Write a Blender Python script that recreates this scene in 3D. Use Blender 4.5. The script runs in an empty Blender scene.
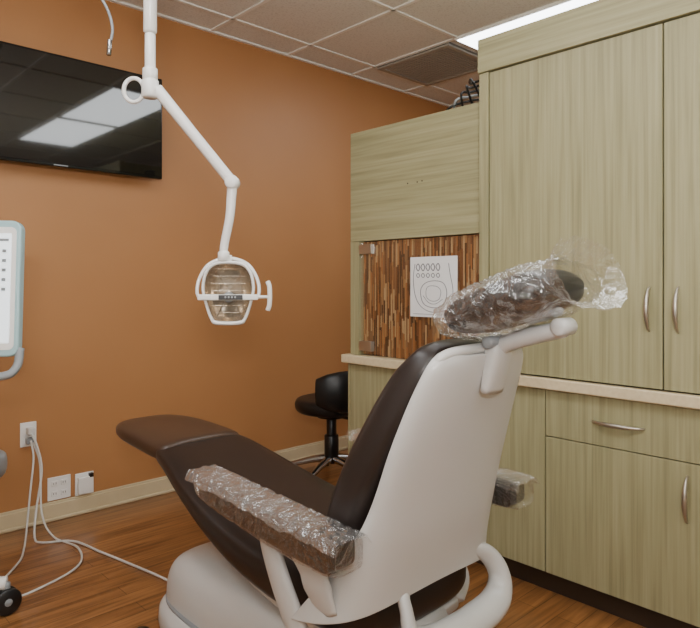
import bpy, math, random
from mathutils import Vector, Matrix, noise
random.seed(3)
S = bpy.context.scene
COL = S.collection

# ------------------------------------------------------------------ materials
def srgb(r, g, b):
    f = lambda c: (c/255/12.92) if c/255 <= 0.04045 else ((c/255+0.055)/1.055)**2.4
    return (f(r), f(g), f(b), 1)

def base_mat(name, col, rough=0.5, metal=0.0, coat=0.0, bump=0.0, bscale=200, spec=0.5):
    m = bpy.data.materials.new(name); m.use_nodes = True
    nt = m.node_tree; b = nt.nodes['Principled BSDF']
    b.inputs['Base Color'].default_value = col
    b.inputs['Roughness'].default_value = rough
    b.inputs['Metallic'].default_value = metal
    b.inputs['Coat Weight'].default_value = coat
    b.inputs['Specular IOR Level'].default_value = spec
    tc = nt.nodes.new('ShaderNodeTexCoord')
    nz = nt.nodes.new('ShaderNodeTexNoise'); nz.inputs['Scale'].default_value = bscale
    nt.links.new(tc.outputs['Object'], nz.inputs['Vector'])
    if bump > 0:
        bp = nt.nodes.new('ShaderNodeBump'); bp.inputs['Strength'].default_value = bump
        bp.inputs['Distance'].default_value = 0.002
        nt.links.new(nz.outputs['Fac'], bp.inputs['Height'])
        nt.links.new(bp.outputs['Normal'], b.inputs['Normal'])
    return m

def ramp_mat(name, cols, scale_vec, rough=0.5, nscale=1.0, detail=4, bump=0.0, coat=0.0, tex='noise', contrast=(0.3, 0.7)):
    m = base_mat(name, cols[0], rough, coat=coat)
    nt = m.node_tree; b = nt.nodes['Principled BSDF']
    tc = nt.nodes.new('ShaderNodeTexCoord'); mp = nt.nodes.new('ShaderNodeMapping')
    mp.inputs['Scale'].default_value = scale_vec
    nt.links.new(tc.outputs['Object'], mp.inputs['Vector'])
    nz = nt.nodes.new('ShaderNodeTexNoise'); nz.inputs['Scale'].default_value = nscale
    nz.inputs['Detail'].default_value = detail
    nt.links.new(mp.outputs['Vector'], nz.inputs['Vector'])
    cr = nt.nodes.new('ShaderNodeValToRGB')
    e = cr.color_ramp.elements
    e[0].position = contrast[0]; e[0].color = cols[0]
    e[1].position = contrast[1]; e[1].color = cols[-1]
    for i, c in enumerate(cols[1:-1]):
        k = e.new(contrast[0]+(contrast[1]-contrast[0])*(i+1)/(len(cols)-1)); k.color = c
    nt.links.new(nz.outputs['Fac'], cr.inputs['Fac'])
    nt.links.new(cr.outputs['Color'], b.inputs['Base Color'])
    if bump:
        bp = nt.nodes.new('ShaderNodeBump'); bp.inputs['Strength'].default_value = bump
        bp.inputs['Distance'].default_value = 0.002
        nt.links.new(nz.outputs['Fac'], bp.inputs['Height'])
        nt.links.new(bp.outputs['Normal'], b.inputs['Normal'])
    return m

M = {}
M['wall'] = ramp_mat('orange_paint', [srgb(174,122,76), srgb(181,129,82)], (1,1,1), 0.45, 1.3, 3)
M['wall2'] = ramp_mat('cream_paint', [srgb(222,217,208), srgb(228,223,214)], (1,1,1), 0.6, 1.3, 3)
G1, G2, G3 = srgb(144,140,104), srgb(162,157,119), srgb(173,168,131)
M['greenV'] = ramp_mat('green_laminate_vertical', [G1, G2, G3], (75,75,2.0), 0.42, 1.0, 6)
M['greenH'] = ramp_mat('green_laminate_horizontal', [G1, G2, G3], (75,2.0,75), 0.42, 1.0, 6)
M['counter'] = ramp_mat('beige_counter', [srgb(218,200,162), srgb(228,211,175)], (1,1,1), 0.35, 60, 4)
M['base_trim'] = ramp_mat('baseboard_cream', [srgb(202,184,148), srgb(210,193,158)], (1,1,1), 0.45, 6, 4)
M['toe'] = base_mat('toe_kick_dark', srgb(62,49,38), 0.6)
M['gap'] = base_mat('seam_dark', srgb(60,55,38), 0.8)
M['ceiling'] = ramp_mat('ceiling_tile_mat', [srgb(204,200,193), srgb(228,225,218)], (1,1,1), 0.9, 90, 6, bump=0.3, contrast=(0.25,0.5))
M['tbar'] = base_mat('ceiling_grid', srgb(240,238,232), 0.5)
M['leather'] = base_mat('brown_vinyl', srgb(41,33,30), 0.36, bump=0.12, bscale=400, spec=.45)
M['leather2'] = base_mat('foot_vinyl', srgb(70,52,41), 0.34, bump=0.12, bscale=400)
M['leatherblack'] = base_mat('headrest_vinyl', srgb(20,18,18), 0.35, bump=0.1, bscale=400)
M['shell'] = base_mat('grey_white_plastic', srgb(200,199,196), 0.3, coat=0.2)
M['white'] = base_mat('white_enamel', srgb(236,234,230), 0.25, coat=0.3)
M['chrome'] = base_mat('chrome', srgb(170,170,170), 0.2, metal=1)
M['nickel'] = base_mat('brushed_nickel', srgb(190,184,172), 0.36, metal=0.95)
M['black'] = base_mat('black_plastic', srgb(22,21,21), 0.35)
M['blackvinyl'] = base_mat('black_vinyl', srgb(18,18,19), 0.38, bump=0.1)
M['screen'] = base_mat('tv_glass', srgb(8,8,9), 0.05, coat=0.8)
M['gloss'] = base_mat('gloss_black', srgb(10,10,10), 0.12)
M['vent'] = base_mat('vent_grey', srgb(165,160,150), 0.6)
M['ventdark'] = base_mat('vent_dark', srgb(105,100,92), 0.8)
M['paper'] = base_mat('paper', srgb(240,240,240), 0.7)
M['ink'] = base_mat('ink', srgb(105,105,110), 0.7)
M['teal'] = base_mat('pale_teal_plastic', srgb(165,198,202), 0.35)
M['greyp'] = base_mat('grey_plastic', srgb(140,145,148), 0.4)
M['outlet'] = base_mat('outlet_white', srgb(240,238,234), 0.35)
M['cable'] = base_mat('cable_white', srgb(215,213,208), 0.5)
M['reflector'] = base_mat('silvered_reflector', srgb(200,185,165), 0.2, metal=0.8)

def emis(name, col, s):
    m = bpy.data.materials.new(name); m.use_nodes = True
    b = m.node_tree.nodes['Principled BSDF']
    b.inputs['Base Color'].default_value = col
    b.inputs['Emission Color'].default_value = col
    b.inputs['Emission Strength'].default_value = s
    return m
M['troffer'] = emis('troffer_diffuser', (0.93, 0.97, 1.0, 1), 8.6)
M['display'] = emis('display_lit', (0.86, 0.94, 1.0, 1), 0.9)

def film(name, lo=0.04, hi=0.6, rough=0.1, tint=(1,1,1,1), bs=25, bstr=0.9, diffuse=0.15):
    m = bpy.data.materials.new(name); m.use_nodes = True
    nt = m.node_tree; nt.nodes.clear()
    o = nt.nodes.new('ShaderNodeOutputMaterial')
    tr = nt.nodes.new('ShaderNodeBsdfTransparent')
    gl = nt.nodes.new('ShaderNodeBsdfGlossy'); gl.inputs['Color'].default_value = tint; gl.inputs['Roughness'].default_value = rough
    df = nt.nodes.new('ShaderNodeBsdfDiffuse'); df.inputs['Color'].default_value = tint
    gd = nt.nodes.new('ShaderNodeMixShader'); gd.inputs[0].default_value = diffuse
    nt.links.new(gl.outputs[0], gd.inputs[1]); nt.links.new(df.outputs[0], gd.inputs[2])
    fr = nt.nodes.new('ShaderNodeLayerWeight'); fr.inputs['Blend'].default_value = 0.3
    if bstr > 0:
        tc = nt.nodes.new('ShaderNodeTexCoord')
        nz = nt.nodes.new('ShaderNodeTexNoise'); nz.inputs['Scale'].default_value = bs
        nz.inputs['Detail'].default_value = 3; nz.inputs['Distortion'].default_value = 1.8
        nt.links.new(tc.outputs['Object'], nz.inputs['Vector'])
        bp = nt.nodes.new('ShaderNodeBump'); bp.inputs['Strength'].default_value = bstr
        bp.inputs['Distance'].default_value = 0.02
        nt.links.new(nz.outputs['Fac'], bp.inputs['Height'])
        nt.links.new(bp.outputs['Normal'], gl.inputs['Normal'])
        nt.links.new(bp.outputs['Normal'], fr.inputs['Normal'])
    mr = nt.nodes.new('ShaderNodeMapRange')
    mr.inputs['To Min'].default_value = lo; mr.inputs['To Max'].default_value = hi
    nt.links.new(fr.outputs['Facing'], mr.inputs['Value'])
    mx = nt.nodes.new('ShaderNodeMixShader')
    nt.links.new(mr.outputs['Result'], mx.inputs['Fac'])
    nt.links.new(tr.outputs[0], mx.inputs[1]); nt.links.new(gd.outputs[0], mx.inputs[2])
    nt.links.new(mx.outputs[0], o.inputs['Surface'])
    return m
M['film'] = film('clear_plastic_bag', 0.07, 0.8, bs=16, bstr=1.0, rough=.07, diffuse=.12)
M['film2'] = film('clear_plastic_wrap', 0.02, 0.75, bs=18, bstr=.8, rough=.08, diffuse=.03)
M['filmtop'] = film('clear_plastic_sheet', 0.12, 0.85, bs=20, bstr=1.0, rough=.06, diffuse=.10)
M['glass'] = film('clear_glass', 0.03, 0.5, 0.03, bstr=0.0, diffuse=0)

def floor_mat():
    m = base_mat('wood_plank', srgb(150,92,44), 0.28, coat=0.15)
    nt = m.node_tree; b = nt.nodes['Principled BSDF']
    tc = nt.nodes.new('ShaderNodeTexCoord')
    br = nt.nodes.new('ShaderNodeTexBrick')
    br.inputs['Scale'].default_value = 1.0
    br.inputs['Brick Width'].default_value = 1.1; br.inputs['Row Height'].default_value = 0.085
    br.inputs['Mortar Size'].default_value = 0.0012
    br.inputs['Color1'].default_value = srgb(172,120,72); br.inputs['Color2'].default_value = srgb(142,96,56)
    br.inputs['Mortar'].default_value = srgb(90,58,34)
    br.offset = 0.37
    nt.links.new(tc.outputs['Object'], br.inputs['Vector'])
    mp = nt.nodes.new('ShaderNodeMapping'); mp.inputs['Scale'].default_value = (3, 45, 1)
    nt.links.new(tc.outputs['Object'], mp.inputs['Vector'])
    nz = nt.nodes.new('ShaderNodeTexNoise'); nz.inputs['Scale'].default_value = 1.0; nz.inputs['Detail'].default_value = 6
    nz.inputs['Distortion'].default_value = 0.6
    nt.links.new(mp.outputs['Vector'], nz.inputs['Vector'])
    cr = nt.nodes.new('ShaderNodeValToRGB')
    cr.color_ramp.elements[0].position = 0.3; cr.color_ramp.elements[0].color = (0.5,0.46,0.42,1)
    cr.color_ramp.elements[1].position = 0.65; cr.color_ramp.elements[1].color = (1.08,1.07,1.05,1)
    nt.links.new(nz.outputs['Fac'], cr.inputs['Fac'])
    mx = nt.nodes.new('ShaderNodeMix'); mx.data_type = 'RGBA'; mx.blend_type = 'MULTIPLY'
    mx.inputs[0].default_value = 1.0
    nt.links.new(br.outputs['Color'], mx.inputs[6]); nt.links.new(cr.outputs['Color'], mx.inputs[7])
    nt.links.new(mx.outputs[2], b.inputs['Base Color'])
    return m
M['floor'] = floor_mat()

for i, c in enumerate([(70,46,30),(160,106,60),(112,70,42),(172,130,84),(50,36,27),(130,100,70),(190,160,116),(120,78,46)]):
    M['reed%d'%i] = base_mat('reed_tile_%d'%i, srgb(*c), 0.3)

# ------------------------------------------------------------------ mesh helpers
def parent_empty(name, loc):
    e = bpy.data.objects.new(name, None); e.location = loc; e.empty_display_size = 0.1
    COL.objects.link(e); return e

def mesh_obj(name, verts, faces, mat, smooth=False, parent=None, fix=True):
    me = bpy.data.meshes.new(name); me.from_pydata([tuple(v) for v in verts], [], faces); me.update()
    if fix:
        import bmesh
        bm = bmesh.new(); bm.from_mesh(me); bmesh.ops.recalc_face_normals(bm, faces=bm.faces); bm.to_mesh(me); bm.free()
    o = bpy.data.objects.new(name, me); me.materials.append(M[mat] if isinstance(mat, str) else mat)
    if smooth:
        for p in me.polygons: p.use_smooth = True
    COL.objects.link(o)
    if parent:
        o.parent = parent; o.matrix_parent_inverse = Matrix.Translation(parent.location).inverted()
    return o

def box(name, x0, x1, y0, y1, z0, z1, mat, bevel=0.0, parent=None, seg=3):
    v = [(x,y,z) for x in (x0,x1) for y in (y0,y1) for z in (z0,z1)]
    f = [(0,1,3,2),(4,6,7,5),(0,4,5,1),(2,3,7,6),(0,2,6,4),(1,5,7,3)]
    o = mesh_obj(name, v, f, mat, parent=parent)
    if bevel > 0:
        b = o.modifiers.new('bevel','BEVEL'); b.width = bevel; b.segments = seg; b.limit_method = 'ANGLE'
        for p in o.data.polygons: p.use_smooth = True
        w = o.modifiers.new('wn','WEIGHTED_NORMAL')
    return o

def xform(o, mat4):
    o.data.transform(mat4); return o

def sweep(name, pts, r, mat, parent=None, n=12, cyclic=False, smooth_sub=6, flat=1.0, up=None):
    P = [Vector(p) for p in pts]; m = len(P)
    R = [r]*m if not isinstance(r, (list, tuple)) else list(r)
    Q, RR = [], []
    segs = m if cyclic else m-1
    for i in range(segs):
        if cyclic: a,b,c,d = P[(i-1)%m],P[i],P[(i+1)%m],P[(i+2)%m]; r0,r1=R[i],R[(i+1)%m]
        else:
            a = P[i-1] if i>0 else P[i]*2-P[i+1]; b=P[i]; c=P[i+1]; d = P[i+2] if i+2<m else P[i+1]*2-P[i]; r0,r1=R[i],R[i+1]
        for k in range(smooth_sub):
            t = k/smooth_sub
            Q.append(0.5*((2*b)+(c-a)*t+(2*a-5*b+4*c-d)*t*t+(3*b-a-3*c+d)*t**3)); RR.append(r0+(r1-r0)*t)
    if not cyclic: Q.append(P[-1]); RR.append(R[-1])
    N = len(Q); verts = []; faces = []
    ref = Vector(up) if up else None
    prev = None
    for i in range(N):
        if cyclic: T = (Q[(i+1)%N]-Q[i-1])
        else: T = Q[min(i+1,N-1)]-Q[max(i-1,0)]
        T.normalize()
        if ref: U = ref - T*ref.dot(T)
        elif prev is None:
            U = Vector((0,0,1)) if abs(T.z) < 0.9 else Vector((1,0,0)); U = U - T*U.dot(T)
        else: U = prev - T*prev.dot(T)
        U.normalize(); prev = U; V = T.cross(U)
        for k in range(n):
            a = 2*math.pi*k/n
            verts.append(Q[i] + U*math.cos(a)*RR[i] + V*math.sin(a)*RR[i]*flat)
    L = N if cyclic else N-1
    for i in range(L):
        for k in range(n):
            j = (i+1)%N
            faces.append((i*n+k, i*n+(k+1)%n, j*n+(k+1)%n, j*n+k))
    if not cyclic:
        faces.append(tuple(range(n))[::-1]); faces.append(tuple((N-1)*n+k for k in range(n)))
    return mesh_obj(name, verts, faces, mat, True, parent)

def cyl(name, p0, p1, r, mat, parent=None, r1=None, n=24, bevel=0.0):
    p0, p1 = Vector(p0), Vector(p1); T = (p1-p0).normalized()
    U = Vector((0,0,1)) if abs(T.z) < 0.9 else Vector((1,0,0)); U = (U-T*U.dot(T)).normalized(); V = T.cross(U)
    r1 = r if r1 is None else r1
    b = min(0.25*r, 0.25*r1, (p1-p0).length*0.25, 0.006)
    prof = [(p0, r-b), (p0+T*b, r), (p1-T*b, r1), (p1, r1-b)]
    verts = []; faces = []
    for c, rr in prof:
        for k in range(n):
            a = 2*math.pi*k/n; verts.append(c+U*math.cos(a)*rr+V*math.sin(a)*rr)
    for i in range(3):
        for k in range(n):
            faces.append((i*n+k, i*n+(k+1)%n, (i+1)*n+(k+1)%n, (i+1)*n+k))
    faces.append(tuple(range(n))); faces.append(tuple(3*n+k for k in range(n)))
    o = mesh_obj(name, verts, faces, mat, True, parent)
    e = o.modifiers.new('es','EDGE_SPLIT'); e.split_angle = math.radians(50)
    return o

def loft(name, secs, mat, parent=None, n=40, power=3.0, noise_amp=0.0, nsc=12, capround=True, sub=4, opencap=False):
    S2 = []
    m = len(secs)
    def cr(a,b,c,d,t): return 0.5*((2*b)+(c-a)*t+(2*a-5*b+4*c-d)*t*t+(3*b-a-3*c+d)*t**3)
    for i in range(m-1):
        g = [secs[max(i-1,0)], secs[i], secs[i+1], secs[min(i+2,m-1)]]
        for k in range(sub):
            t = k/sub
            S2.append(tuple(cr(*[Vector(q[j]) if j in (0,1,3) else q[j] for q in g], t) for j in range(5)))
    S2.append(tuple(Vector(q) if j in (0,1,3) else q for j, q in enumerate(secs[-1])))
    verts = []; faces = []
    for (c,U,a,V,b) in S2:
        for k in range(n):
            th = 2*math.pi*k/n; cs, sn = math.cos(th), math.sin(th)
            x = math.copysign(abs(cs)**(2/power), cs)*a; y = math.copysign(abs(sn)**(2/power), sn)*b
            p = Vector(c)+Vector(U)*x+Vector(V)*y
            if noise_amp:
                q = p*nsc
                rd = 1-2*abs(noise.noise(q)) ; rd2 = 1-2*abs(noise.noise(q*2.3+Vector((3,1,7))))
                dirn = (p-Vector(c))
                if dirn.length>1e-6: dirn.normalize()
                p = p + dirn*noise_amp*(rd*.8+rd2*.5-.3)
            verts.append(p)
    N = len(S2)
    for i in range(N-1):
        for k in range(n):
            faces.append((i*n+k, i*n+(k+1)%n, (i+1)*n+(k+1)%n, (i+1)*n+k))
    for i in ((0,) if opencap else (0, N-1)):
        c = sum((verts[i*n+k] for k in range(n)), Vector())/n
        verts.append(c); ci = len(verts)-1
        for k in range(n): faces.append((ci, i*n+k, i*n+(k+1)%n))
    return mesh_obj(name, verts, faces, mat, True, parent)

# ------------------------------------------------------------------ room
H = 2.84; YW = 3.51
XL, XR, YB = -1.6, 6.2, -2.2
box('floor', XL-.1, XR+.1, YB-.1, YW+.1, -0.06, 0.0, 'floor')
box('ceiling', XL-.1, XR+.1, YB-.1, YW+.1, H+.012, H+.08, 'ceiling')
box('wall_north', XL-.1, XR+.1, YW, YW+.1, 0, H+.012, 'wall')
box('wall_south', XL-.1, XR+.1, YB-.1, YB, 0, H+.012, 'wall2')
box('wall_west', XL-.1, XL, YB, YW, 0, H+.012, 'wall2')
box('wall_east', XR, XR+.1, YB, YW, 0, H+.012, 'wall')
def baseboard(name, x0,x1,y0,y1):
    box(name, x0,x1,y0,y1,0,0.092,'base_trim', 0.005)
bb = parent_empty('baseboard_north', (1, YW-.01, 0))
box('board', XL, XR, YW-.014, YW, 0, 0.088, 'base_trim', 0.004, bb)
box('cap', XL, XR, YW-.009, YW, 0.086, 0.1, 'base_trim', 0.003, bb)
box('shoe', XL, XR, YW-.024, YW-.012, 0, 0.018, 'base_trim', 0.005, bb)
baseboard('baseboard_south', XL, XR, YB, YB+.014)
baseboard('baseboard_west', XL, XL+.014, YB+.014, YW-.025)
baseboard('baseboard_east', XR-.014, XR, YB+.014, YW-.025)

gx = [2.72+0.61*k for k in range(-7, 6) if XL < 2.72+0.61*k < XR]
gy = [3.25-0.75*k for k in range(0, 8) if YB < 3.25-0.75*k]
grid = parent_empty('trim_1', (2, 1, H))
V=[];F=[]
def addbox(x0,x1,y0,y1,z0,z1):
    b=len(V); V.extend([(x,y,z) for x in (x0,x1) for y in (y0,y1) for z in (z0,z1)])
    F.extend([tuple(b+i for i in q) for q in [(0,1,3,2),(4,6,7,5),(0,4,5,1),(2,3,7,6),(0,2,6,4),(1,5,7,3)]])
for x in gx: addbox(x-.011, x+.011, YB, YW, H+.004, H+.012)
for y in gy: addbox(XL, XR, y-.011, y+.011, H+.004, H+.0125)
addbox(XL, XR, YW-.022, YW, H, H+.013)
mesh_obj('grid_bars', V, F, 'tbar', parent=grid)

def troffer(x0, y0, x1, y1):
    p = parent_empty('ceiling_light_panel', ((x0+x1)/2,(y0+y1)/2,H))
    box('frame', x0, x1, y0, y1, H-.006, H+.012, 'tbar', parent=p)
    box('diffuser', x0+.012, x1-.012, y0+.012, y1-.012, H-.010, H-.0061, 'troffer', parent=p)
troffer(3.32, 1.25, 3.91, 2.51)
troffer(2.122, -.70, 2.70, .50)
troffer(2.122, .58, 2.70, 1.78)
troffer(0.292, 1.0, .868, 2.25)
troffer(0.292, -1.5, .868, -.3)
troffer(-.928, 0.3, -.352, 1.5)
troffer(4.56, 0.2, 5.14, 1.4)

vp = parent_empty('ceiling_air_vent', (3.63, 2.92, H))
x0,x1,y0,y1 = 3.345,3.915,2.58,3.235
box('back', x0,x1,y0,y1,H-.002,H+.012,'ventdark',parent=vp)
for i,(a,b,c,d) in enumerate([(x0,x1,y0,y0+.035),(x0,x1,y1-.035,y1),(x0,x0+.035,y0+.035,y1-.035),(x1-.035,x1,y0+.035,y1-.035)]):
    box('frame_%d'%i, a,b,c,d,H-.012,H-.002,'vent',parent=vp)
for i in range(22):
    y = y0+.055+i*(y1-y0-.11)/21
    o = box('slat_%d'%i, x0+.035, x1-.035, y-.008, y+.008, H-.009, H-.0035, 'vent', parent=vp)

# ------------------------------------------------------------------ cabinet
cab = parent_empty('storage_cabinet', (2.6, 1.0, 0))
Y0 = -1.2
TY = 1.585
box('lower_carcass', 2.322, 2.9, Y0, 2.42, .1, .834, 'gap', parent=cab)
box('end_panel', 2.30, 2.9, 2.42, 2.438, 0, .834, 'greenV', parent=cab)
box('toe_kick', 2.365, 2.88, Y0, 2.42, 0, .1, 'toe', parent=cab)
box('countertop', 2.262, 2.91, Y0, 2.455, .836, .88, 'counter', .006, cab)
def front(name, y0, y1, z0, z1, mat='greenV', x=2.30, th=.02):
    return box(name, x, x+th, y0+.002, y1-.002, z0+.002, z1-.002, mat, .0015, cab, 2)
for i,(a,b) in enumerate([(1.293,1.86),(1.86,2.42)]):
    front('base_door_%d'%i, a, b, .10, .834)
front('drawer_1', .71, 1.293, .645, .834)
front('base_door_3', .71, 1.293, .10, .645)
front('drawer_2', .12, .71, .645, .834)
front('base_door_4', .12, .71, .10, .645)
front('base_door_5', -.54, .12, .10, .834)
front('base_door_6', Y0, -.54, .10, .834)
box('tall_carcass', 2.302, 2.9, Y0, TY, .881, 2.285, 'greenV', parent=cab)
box('tall_stile', 2.27, 2.302, TY-.044, TY+.002, .881, 2.15, 'greenV', .002, cab)
box('header', 2.262, 2.302, Y0, TY+.004, 2.152, 2.295, 'greenH', .002, cab)
box('door_back', 2.292, 2.302, Y0, TY-.044, .881, 2.152, 'gap', parent=cab)
for i,(a,b) in enumerate([(.835,TY-.047),(.12,.833),(-.6,.118),(Y0,-.602)]):
    front('tall_door_%d'%i, a, b, .885, 2.148, x=2.274, th=.018)
box('short_carcass', 2.36, 2.9, TY+.003, 2.42, .881, 2.04, 'greenV', parent=cab)
box('short_top_panel', 2.30, 2.36, TY+.003, 2.42, 1.472, 2.042, 'greenH', .002, cab)
box('short_stile', 2.30, 2.36, 2.355, 2.42, .881, 1.471, 'greenV', .001, cab)
box('mosaic_back', 2.335, 2.359, TY+.003, 2.354, .881, 1.471, 'reed0', parent=cab)
rv = {i:([],[]) for i in range(8)}
y = TY+.006
while y < 2.350:
    wd = random.uniform(.006,.0105)
    z = .882 - random.uniform(0,.08)
    while z < 1.47:
        ln = random.uniform(.05,.16); za, zb = max(z,.882), min(z+ln,1.470)
        if zb-za > .003:
            k = random.randrange(8); vv, ff = rv[k]; b = len(vv); xf = 2.3335 - random.uniform(.0,.004)
            vv.extend([(x,yy,zz) for x in (xf,2.336) for yy in (y,min(y+wd-.0006,2.353)) for zz in (za,zb-.0008)])
            ff.extend([tuple(b+i for i in q) for q in [(0,1,3,2),(0,4,5,1),(2,3,7,6),(0,2,6,4),(1,5,7,3)]])
        z += ln
    y += wd
for k,(vv,ff) in rv.items(): mesh_obj('mosaic_reeds_%d'%k, vv, ff, 'reed%d'%k, parent=cab)
box('niche_glass_door', 2.305, 2.311, TY+.013, 2.345, .89, 1.465, 'glass', parent=cab)
for i,z in enumerate((.905, 1.405)):
    box('glass_hinge_%d'%i, 2.294, 2.318, 2.262, 2.352, z, z+.05, 'nickel', .002, cab)
def bow(name, p0, p1, out=.03):
    p0,p1 = Vector(p0),Vector(p1); d=p1-p0; o=Vector((-out,0,0)); q=Vector((.004,0,0))
    sweep(name, [p0+q, p0+d*.08+o*.45, p0+d*.3+o*.9, p0+d*.5+o, p0+d*.7+o*.9, p0+d*.92+o*.45, p1+q],
          [.004,.005,.008,.009,.008,.005,.004], 'nickel', cab, n=10)
bow('pull_1', (2.274,.880,1.085),(2.274,.880,1.24))
bow('pull_2', (2.274,.785,1.085),(2.274,.785,1.24))
bow('pull_3', (2.30,1.10,.735),(2.30,.905,.735))
bow('pull_4', (2.30,.765,.44),(2.30,.765,.60))
bow('pull_5', (2.30,.51,.735),(2.30,.315,.735))
bow('pull_6', (2.30,.18,.44),(2.30,.18,.60))
# small screw marks on the short panel
for i,(yy,zz) in enumerate([(2.02,1.735),(1.96,1.735),(1.93,1.737)]):
    cyl('screw_mark_%d'%i, (2.2995,yy,zz),(2.301,yy,zz), .004, 'toe', cab, n=10)
cl = parent_empty('cable_bundle', (2.5,1.75,2.04))
box('adapter', 2.42,2.56,1.64,1.76,2.043,2.085,'black',.006,cl)
for i in range(6):
    z=2.05+.01*i
    sweep('wire_%d'%i, [(2.40+.03*i,1.95-.04*i,z-.002),(2.42,1.88-.03*i,z+.02+.014*i),(2.48,1.78,z+.05+.01*i),(2.5,1.70,z+.05+.012*i),(2.46+.02*i,1.62,z+.09)], .006,
          'greyp' if i==2 else 'black', cl, n=6)
pp = parent_empty('printed_notice', (2.30,1.866,1.235))
box('sheet', 2.3030, 2.3045, 1.727, 2.005, 1.095, 1.378, 'paper', parent=pp)
X=2.3018
def ink(name, pts, r=.0012, cyclic=False):
    sweep(name, [(X,y,z) for y,z in pts], r, 'ink', pp, n=5, cyclic=cyclic, smooth_sub=4)
for k in range(5): ink('letter_%d'%k, [(1.955-.030*k,1.345),(1.968-.030*k,1.330),(1.955-.030*k,1.312),(1.945-.030*k,1.328)], .0022, True)
for k in range(5): ink('letter2_%d'%k, [(1.955-.030*k,1.300),(1.966-.030*k,1.291),(1.955-.030*k,1.280),(1.946-.030*k,1.290)], .0018, True)
ink('jaw_outer', [(1.975,1.345),(1.985,1.28),(1.975,1.20),(1.94,1.145),(1.88,1.12),(1.81,1.125),(1.765,1.155),(1.75,1.22),(1.765,1.29),(1.775,1.345)], .0014)
ink('jaw_inner', [(1.94,1.22),(1.925,1.16),(1.87,1.14),(1.81,1.15),(1.785,1.20),(1.80,1.25),(1.85,1.265),(1.91,1.255)], .0016, True)
ink('tooth_detail', [(1.90,1.235),(1.905,1.19),(1.87,1.17),(1.83,1.18),(1.82,1.22),(1.85,1.24)], .0012, True)
ink('gum_line', [(1.925,1.195),(1.89,1.162),(1.85,1.158),(1.81,1.18)])
ink('baseline', [(1.985,1.108),(1.74,1.108)], .001)

# ------------------------------------------------------------------ wall TV
tv = parent_empty('wall_television', (1.16, 3.44, 2.14))
box('bezel', .60, 1.73, 3.40, 3.435, 1.855, 2.435, 'gloss', .006, tv)
box('panel', .612, 1.718, 3.3975, 3.4005, 1.872, 2.423, 'screen', parent=tv)
box('housing', .70, 1.63, 3.435, 3.465, 1.90, 2.36, 'black', .01, tv)
box('bracket', 1.0, 1.3, 3.465, 3.51, 2.0, 2.28, 'black', parent=tv)
box('logo', 1.13, 1.20, 3.3965, 3.4, 1.860, 1.866, 'greyp', parent=tv)

# ------------------------------------------------------------------ outlets
def outlet(name, x, z, w, h, gangs=1):
    p = parent_empty(name, (x, YW, z))
    box('plate', x-w/2, x+w/2, YW-.007, YW, z-h/2, z+h/2, 'outlet', .003, p)
    for g in range(gangs):
        gx_ = x + (g-(gangs-1)/2)*.048
        for s in (-1,1):
            box('socket', gx_-.016, gx_+.016, YW-.0095, YW-.006, z+s*.027-.014, z+s*.027+.014, 'outlet', .003, p)
            for t in (-1,1):
                box('slot', gx_+t*.006-.0012, gx_+t*.006+.0012, YW-.0102, YW-.009, z+s*.027-.004, z+s*.027+.006, 'black', parent=p)
    return p
outlet('wall_outlet', 1.04, .475, .078, .125, 1)
outlet('wall_outlet', 1.193, .166, .118, .122, 2)
jk = outlet('data_jack_box', 1.325, .160, .10, .12, 0)
box('jack_body', 1.285, 1.365, YW-.03, YW-.007, .11, .20, 'outlet', .004, jk)
box('jack_open', 1.345, 1.365, YW-.031, YW-.0095, .195, .215, 'black', parent=jk)

cb = parent_empty('power_cable', (1.0, 3.2, 0))
box('plug', 1.025, 1.06, 3.455, 3.4995, .478, .515, 'cable', .006, cb)
box('plug_lower', 1.022, 1.056, 3.465, 3.4995, .43, .462, 'greyp', .006, cb)
sweep('cord_1', [(1.04,3.46,.49),(1.06,3.43,.42),(1.075,3.41,.30),(1.04,3.38,.12),(1.008,3.30,.012),(1.02,3.22,.007),(1.132,3.14,.007),(1.178,2.93,.007),(1.225,2.7,.007),(1.263,2.5,.007),(1.3,2.24,.007)], .0055, 'cable', cb, n=8)
sweep('cord_2', [(1.04,3.465,.45),(1.045,3.44,.36),(1.02,3.41,.2),(.99,3.36,.05),(.93,3.2,.008),(.86,3.05,.008),(.70,2.88,.008),(.55,2.84,.1)], .005, 'cable', cb, n=8)
sweep('cord_3', [(1.05,3.46,.44),(1.07,3.42,.33),(1.06,3.36,.1),(1.08,3.25,.009),(1.12,3.05,.008),(1.06,2.86,.008),(.90,2.76,.008),(.72,2.74,.008),(.56,2.78,.1)], .005, 'cable', cb, n=8)

# ------------------------------------------------------------------ dental chair
C = 1.32
ch = parent_empty('dental_chair', (C, 1.4, 0))
Xv, Zv = (1,0,0), (0,0,1)
def hsec(y, zt, zb, hw, cx=C): return ((cx,y,(zt+zb)/2), Xv, hw, Zv, (zt-zb)/2)
loft('seat_cushion', [hsec(1.10,.47,.40,.16),hsec(1.115,.49,.34,.21),hsec(1.2,.50,.325,.255),hsec(1.4,.50,.335,.275),hsec(1.6,.51,.36,.275),
     hsec(1.8,.535,.41,.262),hsec(2.0,.575,.47,.238),hsec(2.18,.615,.53,.208),hsec(2.27,.628,.55,.19),hsec(2.30,.625,.565,.175),hsec(2.31,.61,.58,.15)],
     'leather', ch, power=3.6)
loft('foot_cushion', [hsec(2.24,.62,.575,.15),hsec(2.25,.638,.56,.175),hsec(2.3,.645,.552,.187),hsec(2.5,.65,.56,.185),hsec(2.64,.648,.567,.175),
     hsec(2.73,.642,.575,.152),hsec(2.78,.635,.585,.11),hsec(2.795,.62,.60,.06)], 'leather2', ch, power=3.2)
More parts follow.
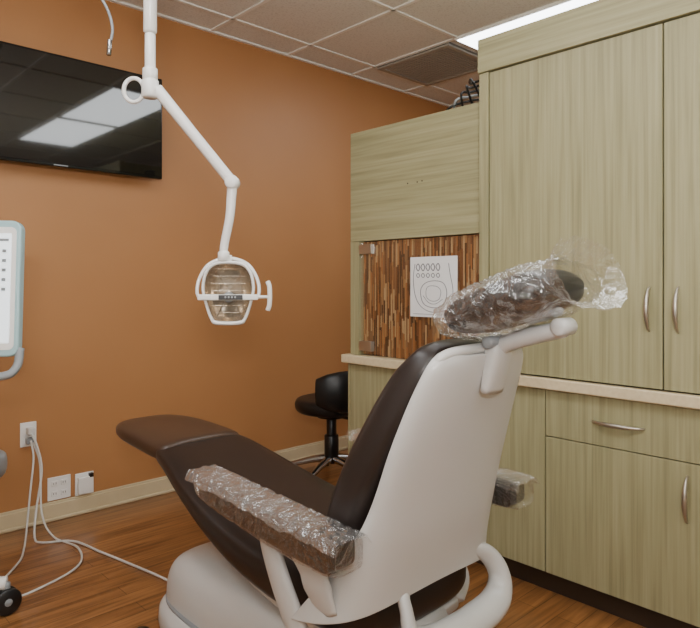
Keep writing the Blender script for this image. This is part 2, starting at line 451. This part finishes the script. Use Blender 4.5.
loft('seat_pan', [hsec(1.12,.335,.30,.18),hsec(1.2,.345,.28,.21),hsec(1.6,.375,.31,.21),hsec(1.9,.46,.41,.19),hsec(2.2,.55,.51,.15),hsec(2.5,.585,.55,.12),hsec(2.6,.59,.565,.08)], 'shell', ch, power=4)
CB = C-.012
bc = [(1.225,.445,.18,.03),(1.225,.465,.22,.055),(1.215,.52,.243,.072),(1.18,.62,.252,.078),(1.115,.77,.25,.078),(1.045,.91,.232,.072),(.995,1.01,.208,.064),(.965,1.060,.188,.052),(.952,1.090,.162,.038),(.948,1.105,.12,.022)]
nv = Vector((0,.92,.4)).normalized()
loft('back_cushion', [((CB,y,z), Xv, hw, nv, ht) for y,z,hw,ht in bc], 'leather', ch, power=3.4)
rows = [(.480,1.045,.315,.19,1.0),(.515,1.038,.298,.155,.7),(.57,1.025,.272,.10,.3),(.65,1.005,.250,.055,0),(.74,.985,.238,.035,0),(.86,.950,.226,.03,0),(.97,.912,.208,.028,0),(1.035,.888,.192,.026,0),(1.065,.878,.178,.024,0),(1.085,.874,.155,.02,0)]
def crv(a,b,c,d,t): return 0.5*((2*b)+(c-a)*t+(2*a-5*b+4*c-d)*t*t+(3*b-a-3*c+d)*t**3)
RW=[]
for i in range(len(rows)-1):
    g=[rows[max(i-1,0)],rows[i],rows[i+1],rows[min(i+2,len(rows)-1)]]
    for k in range(4): RW.append([crv(*[q[j] for q in g],k/4) for j in range(5)])
RW.append(list(rows[-1]))
NU=48; V2=[];F2=[]
for (z,yb,W,D,wt) in RW:
    for i in range(NU+1):
        u=-1+2*i/NU
        xx = math.sin(u*math.pi/2)
        V2.append((CB+W*xx, yb+.02*xx*xx+D*abs(u)**4, z-.075*abs(u)**2*wt))
for r in range(len(RW)-1):
    for i in range(NU):
        a=r*(NU+1)+i; F2.append((a,a+1,a+NU+2,a+NU+1))
sh = mesh_obj('back_shell', V2, F2, 'shell', True, ch)
sm = sh.modifiers.new('s','SOLIDIFY'); sm.thickness=.02; sm.offset=0
bv = sh.modifiers.new('b','BEVEL'); bv.width=.007; bv.segments=3; bv.limit_method='ANGLE'; bv.angle_limit=math.radians(50)
edge=[]
for (z,yb,W,D,wt) in rows[2:-1]: edge.append((CB-W+.006,yb+.014+D,z-.06*wt))
edgeR=[(2*CB-p[0],p[1],p[2]) for p in edge]
sweep('shell_edge', edge+[(CB-.15,.898,1.088),(CB-.08,.884,1.096),(CB+.08,.884,1.096),(CB+.15,.898,1.088)]+edgeR[::-1], .012, 'shell', ch, n=12)
loft('inner_frame', [((CB,y-.030,z), Xv, hw*.84, nv, .03) for y,z,hw,ht in bc[2:-4]], 'black', ch, power=4)
loft('headrest_socket', [((CB,.878,.99),Xv,.040,nv,.014),((CB,.862,1.06),Xv,.042,nv,.022),((CB,.856,1.10),Xv,.040,nv,.024),((CB,.854,1.115),Xv,.03,nv,.016)], 'shell', ch, power=3)
sweep('headrest_bar', [(CB,.87,1.08),(CB,.835,1.108),(CB,.77,1.130),(CB,.69,1.150)], [.02,.021,.021,.019], 'shell', ch, flat=1.3)
cyl('headrest_knuckle', (CB-.03,.69,1.155),(CB+.03,.69,1.155), .02, 'shell', ch)
cyl('headrest_pivot', (CB-.055,.856,1.112),(CB+.055,.856,1.112), .015, 'greyp', ch)
hd = Vector((0,-.27,.095)).normalized(); hn = Vector((0,.095,.27)).normalized()
p0 = Vector((CB,.945,1.160)); L=.27
loft('headrest_pad', [(p0+hd*s*L, Xv, a, hn, b) for s,a,b in [(0,.08,.015),(.04,.11,.032),(.15,.130,.046),(.5,.134,.050),(.8,.127,.050),(.95,.11,.040),(1.03,.08,.015)]], 'leatherblack', ch, power=2.8)
cyl('headrest_plate', p0+hd*.20-hn*.03, p0+hd*.20-hn*.06, .045, 'greyp', ch)
loft('headrest_plastic_cover', [(p0+hd*s*L, Xv, a, hn, b) for s,a,b in [(-.09,.07,.012),(-.05,.125,.036),(.15,.143,.058),(.5,.147,.061),(.8,.143,.060),(1.02,.125,.050),(1.10,.118,.047),(1.18,.130,.062),(1.26,.145,.078)]], 'film', ch, n=110, power=2.6, noise_amp=.012, nsc=18, sub=12, opencap=True)
for sgn, nm in ((-1,'near'),(1,'far')):
    ax = C+sgn*.325
    e_ = 0 if sgn<0 else -.06
    dz = 0 if sgn<0 else .012
    def asec(y, zt, zb, hw): return ((ax,y,(zt+zb)/2+dz), Xv, hw, Zv, (zt-zb)/2)
    loft('armrest_'+nm, [asec(1.075+e_,.64,.61,.03),asec(1.080+e_,.652,.588,.044),asec(1.13+e_,.655,.582,.047),asec(1.4,.666,.596,.047),asec(1.60,.678,.616,.046),asec(1.645,.678,.624,.043),asec(1.65,.670,.634,.03)],
         'leather', ch, power=7)
    loft('armrest_wrap_'+nm, [asec(1.055+e_,.655,.60,.035),asec(1.065+e_,.661,.583,.049),asec(1.2,.664,.580,.0505),asec(1.4,.673,.594,.0505),asec(1.61,.684,.618,.05),asec(1.675,.686,.64,.042)],
         'film2', ch, n=72, power=6, noise_amp=.003, nsc=24, sub=12)
    # loose crumpled sheet lying over the pad top, hanging a little over the edges
    SV=[];SF=[]; nx_,ny_=22,90
    for j in range(ny_+1):
        yy = 1.035+e_+(1.70-1.035-e_)*j/ny_
        zt = .664+dz + (yy-1.1)*.040
        for i in range(nx_+1):
            u=-1+2*i/nx_
            p=Vector((ax+.060*u, yy, zt))
            drop = max(0,abs(u)-.78)*.11
            rd=1-2*abs(noise.noise(Vector((p.x*22,p.y*30,sgn*3.0)))); rd2=1-2*abs(noise.noise(Vector((p.x*60+5,p.y*50,1.0))))
            p.z += .0045*(rd+.6)+.002*rd2 - drop*(1 + .5*noise.noise(Vector((yy*14,sgn,0))))
            p.x += .004*noise.noise(Vector((yy*18,u,2)))
            p.y += .010*noise.noise(Vector((u*3,yy*6,4)))
            SV.append(p)
    for j in range(ny_):
        for i in range(nx_):
            a=j*(nx_+1)+i; SF.append((a,a+1,a+nx_+2,a+nx_+1))
    mesh_obj('armrest_sheet_'+nm, SV, SF, 'filmtop', True, ch)
    sweep('arm_strut_'+nm, [(ax,1.37,.60),(ax,1.35,.55),(ax-sgn*.005,1.29,.44),(ax-sgn*.02,1.22,.33),(ax-sgn*.09,1.18,.29)], [.03,.038,.042,.042,.035], 'shell', ch, flat=.45, up=(0,1,0), n=16)
    sweep('arm_wing_'+nm, [(ax,1.25,.605),(ax,1.19,.56),(ax-sgn*.006,1.17,.51),(ax-sgn*.02,1.15,.45)], [.04,.05,.055,.04], 'shell', ch, flat=.3, up=(0,1,0), n=16)
sweep('rear_loop_frame', [(C-.11,1.06,.49),(C-.15,1.03,.44),(C-.14,1.01,.385),(C-.04,1.0,.355),(C+.11,1.0,.35),(C+.205,1.005,.37),(C+.235,1.02,.425),(C+.20,1.045,.485),(C+.10,1.06,.51)],
      [.020,.022,.030,.040,.044,.040,.030,.026,.022], 'shell', ch, cyclic=True, n=16, flat=.75)
loft('lift_link', [((C,1.10,.31),Xv,.11,(0,.6,.8),.045),((C,1.3,.25),Xv,.12,(0,.7,.7),.06),((C,1.45,.18),Xv,.13,(0,.7,.7),.06)], 'shell', ch, power=4)
def vsec(z, yc, hy, hx): return ((C,yc,z), Xv, hx, (0,1,0), hy)
loft('base_plinth', [vsec(0,1.60,.60,.27),vsec(.02,1.60,.63,.295),vsec(.08,1.60,.63,.295),vsec(.11,1.60,.60,.27)], 'shell', ch, power=4, n=56)
loft('base_hood', [vsec(.10,1.80,.40,.25),vsec(.18,1.80,.395,.245),vsec(.24,1.79,.37,.23),vsec(.275,1.77,.32,.20),vsec(.288,1.75,.23,.15)], 'shell', ch, power=4.5, n=56)
loft('base_groove', [vsec(.108,1.77,.435,.262),vsec(.118,1.77,.435,.262)], 'greyp', ch, power=4, n=56)
loft('bellows', [vsec(.25,1.55,.14,.13),vsec(.30,1.52,.14,.13),vsec(.35,1.50,.14,.13)], 'black', ch, power=4)
cyl('foot_switch', (C-.33,2.10,.0),(C-.33,2.10,.045), .03, 'black', ch)

# ------------------------------------------------------------------ dental operating light
dl = parent_empty('dental_operatory_light', (1.1, 2.26, 2.84))
px,py_ = 1.10,2.26
cyl('ceiling_canopy', (px,py_,H-.001),(px,py_,H-.06), .09, 'white', dl)
cyl('upper_pole', (px,py_,H-.05),(px,py_,2.20), .025, 'white', dl)
cyl('lower_pole', (px,py_,2.20),(px,py_,1.98), .020, 'white', dl)
cyl('pole_collar', (px,py_,2.07),(px,py_,2.02), .028, 'white', dl)
cyl('joint_hub', (px,py_,2.025),(px,py_,1.955), .032, 'white', dl)
R_ = Vector((.725,-.688,0)); c0 = Vector((px,py_,1.985)) - R_*.062
sweep('ring_handle', [c0+R_*.038*math.cos(t)+Vector((0,0,.045))*math.sin(t) for t in [i*math.pi/6 for i in range(12)]], .008, 'white', dl, cyclic=True, n=10)
e0 = Vector((1.118,2.243,1.99)); e1 = Vector((1.326,2.045,1.635))
dv = (e1-e0)
sweep('spring_arm', [e0, e0+dv*.12, e0+dv*.5, e0+dv*.88, e1], [.023,.023,.021,.021,.021], 'white', dl, flat=.85)
cyl('elbow', e1-Vector((.02,.021,0)), e1+Vector((.02,.021,0)), .026, 'white', dl)
hc = Vector((1.318,2.06,1.225))
sweep('drop_arm', [e1, e1+Vector((-.003,.003,-.06)), (1.318,2.052,1.50),(1.305,2.068,1.40),(1.303,2.07,1.352)], [.019,.018,.017,.016,.015], 'white', dl)
cyl('swivel', (1.303,2.07,1.375),(1.303,2.07,1.335), .022, 'white', dl)
HM = Matrix.Translation(hc) @ Matrix.Rotation(math.radians(-36),4,'Z')
def loc(p): return HM @ Vector(p)
outl = [(-.045,.110),(.045,.110),(.085,.078),(.100,.015),(.090,-.045),(.068,-.110),(.045,-.13),(-.045,-.13),(-.068,-.110),(-.090,-.045),(-.100,.015),(-.085,.078)]
K=len(outl)
fine=[]
for i in range(K):
    a,b,c,d = outl[i-1],outl[i],outl[(i+1)%K],outl[(i+2)%K]
    for t in (0,.2,.4,.6,.8): fine.append(tuple(0.5*((2*b[j])+(c[j]-a[j])*t+(2*a[j]-5*b[j]+4*c[j]-d[j])*t*t+(3*b[j]-a[j]-3*c[j]+d[j])*t**3) for j in (0,1)))
n_=len(fine)
def ringmesh(name, rings, mat):
    DV=[];DF=[]
    for s,dp in rings:
        for x,z in fine: DV.append(loc((x*s,dp,z*s)))
    for r in range(len(rings)-1):
        for i in range(n_): DF.append((r*n_+i,r*n_+(i+1)%n_,(r+1)*n_+(i+1)%n_,(r+1)*n_+i))
    mesh_obj(name, DV, DF, mat, True, dl)
ringmesh('head_housing', [(.885,-.006),(.90,-.014),(.94,-.018),(.98,-.014),(1.0,-.002),(.99,.02),(.92,.05),(.78,.075),(.55,.09),(.25,.096),(.02,.097)], 'white')
ringmesh('reflector_dish', [(.89,-.004),(.85,.015),(.76,.04),(.55,.064),(.28,.076),(.02,.079)], 'reflector')
mesh_obj('front_lens', [loc((x*.89,-.006,z*.89)) for x,z in fine], [tuple(range(n_))], 'glass', False, dl)
for k in range(7):
    zz=-.085+k*.028
    ww=.07 if abs(zz)<.06 else .055
    sweep('lens_rib_%d'%k, [loc((-ww,.016,zz)),loc((0,.022,zz)),loc((ww,.016,zz))], .0016, 'reflector', dl, n=6)
sweep('yoke', [loc(p) for p in [(-.108,-.01,-.03),(-.116,-.005,.0),(-.106,.0,.05),(-.07,.005,.102),(0,.01,.124),(.07,.005,.102),(.106,0,.05),(.116,-.005,0),(.108,-.01,-.03)]], .0065, 'white', dl, n=10)
o=box('center_bar', -.112,.112,-.034,-.02,-.036,-.014,'white',.004,dl); xform(o,HM)
o=box('label', -.035,.055,-.0365,-.0335,-.034,-.016,'black',.002,dl); xform(o,HM)
for k in range(4):
    o=box('label_mark_%d'%k, -.012+.012*k,-.006+.012*k,-.0375,-.0362,-.028,-.021,'greyp',parent=dl); xform(o,HM)
sweep('grip_stem', [loc((.11,-.02,-.024)),loc((.152,-.018,-.024))], .006, 'white', dl)
sweep('grip', [loc((.148,-.016,.035)),loc((.155,-.02,.01)),loc((.155,-.02,-.05)),loc((.148,-.016,-.075))], .009, 'white', dl)
cyl('bulb_shield', loc((0,-.004,-.025)), loc((0,.06,-.025)), .02, 'greyp', dl)
sweep('head_mount', [loc((0,.01,.135)), loc((0,.01,.112))], .013, 'white', dl)

hg = parent_empty('hanging_cable', (.96,2.4,H))
off = Vector((.048,-.046,-.02))
sweep('cable', [Vector(q)+off for q in [(.89,2.47,H-.03),(.89,2.47,2.66),(.885,2.475,2.50),(.905,2.455,2.40),(.94,2.425,2.31),(.952,2.413,2.24),(.945,2.42,2.18)]], .0055, 'greyp', hg, n=8)
cyl('cable_tip', Vector((.945,2.42,2.20))+off,Vector((.942,2.423,2.14))+off, .009, 'chrome', hg)
cyl('ceiling_grommet', (.938,2.424,H-.001),(.938,2.424,H-.06), .025, 'white', hg)

# ------------------------------------------------------------------ scanner cart with monitor
CD = Vector((-.062,.058,0))
ct = parent_empty('scanner_cart', (.44,2.78,0))
MC = Vector((.535,2.63,1.235))+CD
MM = Matrix.Translation(MC) @ Matrix.Rotation(math.radians(-36),4,'Z') @ Matrix.Rotation(math.radians(-4),4,'X')
def rrect(w,h,r,n=6):
    out=[]
    for cx,cz,a0 in ((w-r,h-r,0),(-w+r,h-r,90),(-w+r,-h+r,180),(w-r,-h+r,270)):
        for k in range(n+1):
            a=math.radians(a0+90*k/n); out.append((cx+r*math.cos(a),cz+r*math.sin(a)))
    return out
def slab(name,w,h,r,y0,y1,mat,bev=.004):
    o2=rrect(w,h,r); n=len(o2)
    V=[(x,y0,z) for x,z in o2]+[(x,y1,z) for x,z in o2]
    F=[tuple(range(n)),tuple(range(n,2*n))[::-1]]+[(i,(i+1)%n,n+(i+1)%n,n+i) for i in range(n)]
    o=mesh_obj(name,[MM@Vector(v) for v in V],F,mat,False,ct)
    if bev:
        b=o.modifiers.new('b','BEVEL'); b.width=bev; b.segments=3; b.limit_method='ANGLE'
    return o
slab('monitor_body',.30,.25,.035,0,.045,'teal',.008)
slab('monitor_bezel',.285,.225,.02,-.002,.002,'outlet',0)
slab('monitor_display',.268,.20,.004,-.004,-.001,'display',0)
def mbox(name,x0,x1,y0,y1,z0,z1,mat,bev=0):
    o=box(name,x0,x1,y0,y1,z0,z1,mat,bev,ct); xform(o,MM); return o
for k in range(5): mbox('icon_%d'%k,.238,.252,-.0055,-.004,.13-.035*k,.142-.035*k,'greyp')
mbox('ui_header',-.26,.26,-.0055,-.004,.172,.182,'greyp')
sweep('monitor_handle', [MM@Vector(p) for p in [(-.20,.01,-.25),(-.19,-.01,-.30),(0,-.02,-.32),(.24,-.02,-.32),(.295,.0,-.29),(.30,.02,-.22)]], .015, 'greyp', ct)
cx,cy = .48+CD.x,2.74+CD.y
sweep('column', [(cx,cy-.02,1.15),(cx,cy,.95),(cx,cy,.5),(cx,cy,.12)], [.03,.032,.035,.045], 'greyp', ct)
loft('shelf', [((cx,cy,.50),(.74,-.67,0),.27,(.67,.74,0),.15),((cx,cy,.53),(.74,-.67,0),.32,(.67,.74,0),.17),((cx,cy,.60),(.74,-.67,0),.325,(.67,.74,0),.165),((cx,cy,.615),(.74,-.67,0),.29,(.67,.74,0),.15)], 'greyp', ct, power=3.5)
loft('cart_hub', [((cx,cy,.075),(1,0,0),.12,(0,1,0),.12),((cx,cy,.12),(1,0,0),.11,(0,1,0),.11),((cx,cy,.16),(1,0,0),.06,(0,1,0),.06)], 'outlet', ct, power=2)
for k in range(5):
    a=math.radians(-30+72*k)
    ex,ey = cx+.33*math.cos(a), cy+.33*math.sin(a)
    sweep('leg_%d'%k, [(cx,cy,.12),(cx+.14*math.cos(a),cy+.14*math.sin(a),.125),(ex,ey,.118)], [.035,.028,.024], 'outlet', ct)
    cyl('fork_%d'%k, (ex,ey,.12),(ex,ey,.08), .014, 'greyp', ct)
    t=Vector((-math.sin(a+.6),math.cos(a+.6),0))
    c_=Vector((ex,ey,.05))
    for s in (-1,1): cyl('caster_%d_%d'%(k,s), c_+t*.006*s, c_+t*.024*s, .0495, 'black', ct)
    cyl('axle_%d'%k, c_-t*.026, c_+t*.026, .016, 'greyp', ct)

# ------------------------------------------------------------------ stool
sx,sy = 2.72,3.04
st = parent_empty('rolling_stool', (sx,sy,0))
def csec(z,r): return ((sx,sy,z),(1,0,0),r,(0,1,0),r)
loft('seat', [csec(.425,.15),csec(.432,.21),csec(.455,.232),csec(.49,.235),csec(.515,.215),csec(.522,.16)], 'blackvinyl', st, power=2.0, n=48)
cyl('seat_plate',(sx,sy,.395),(sx,sy,.428),.10,'black',st)
cyl('gas_column',(sx,sy,.10),(sx,sy,.41),.032,'black',st)
cyl('gas_sleeve',(sx,sy,.10),(sx,sy,.28),.046,'black',st)
arc=[]
for k in range(9):
    a=math.radians(208+ (k/8)*115)
    arc.append((sx+.27*math.cos(a), sy+.27*math.sin(a), .595))
sweep('back_pad', arc, [.08,.11,.124,.129,.130,.129,.124,.11,.08], 'blackvinyl', st, n=16, flat=.3, up=(0,0,1))
sweep('back_support', [(sx,sy,.41),(sx+.02,sy-.20,.41),(sx+.03,sy-.285,.45),(sx+.03,sy-.29,.56)], .013, 'black', st)
for k in range(5):
    a=math.radians(200+72*k); ex,ey=sx+.27*math.cos(a),sy+.27*math.sin(a)
    sweep('stool_leg_%d'%k, [(sx,sy,.13),(sx+.12*math.cos(a),sy+.12*math.sin(a),.115),(ex,ey,.075)], [.028,.023,.017], 'chrome', st)
    c_=Vector((ex,ey,.0285)); t=Vector((-math.sin(a),math.cos(a),0))
    cyl('stool_fork_%d'%k,(ex,ey,.05),(ex,ey,.08),.01,'black',st)
    for s in (-1,1): cyl('stool_caster_%d_%d'%(k,s), c_+t*.004*s, c_+t*.02*s, .028, 'black', st)

# ------------------------------------------------------------------ photographer's flash bounced off the ceiling
ld = bpy.data.lights.new('bounce_flash','AREA'); ld.shape='RECTANGLE'; ld.size=.5; ld.size_y=.5; ld.energy=85; ld.color=(1,.98,.96)
lo = bpy.data.objects.new('bounce_flash', ld); COL.objects.link(lo)
lo.location=(-.3,-.5,1.7)
lo.rotation_euler = Vector((.45,.5,1)).to_track_quat('-Z','Y').to_euler()

w = bpy.data.worlds.new('room_ambient'); S.world = w; w.use_nodes = True
w.node_tree.nodes['Background'].inputs[0].default_value = (1,.95,.88,1)
w.node_tree.nodes['Background'].inputs[1].default_value = 0.3

cd = bpy.data.cameras.new('camera'); cam = bpy.data.objects.new('camera', cd); COL.objects.link(cam)
cam.location = (0,0,1.25); cam.rotation_euler = (math.radians(90),0,math.radians(-43.5))
cd.sensor_width = 36; cd.lens = 632/700*36; cd.shift_y = -30/700; cd.clip_start=.05
S.camera = cam
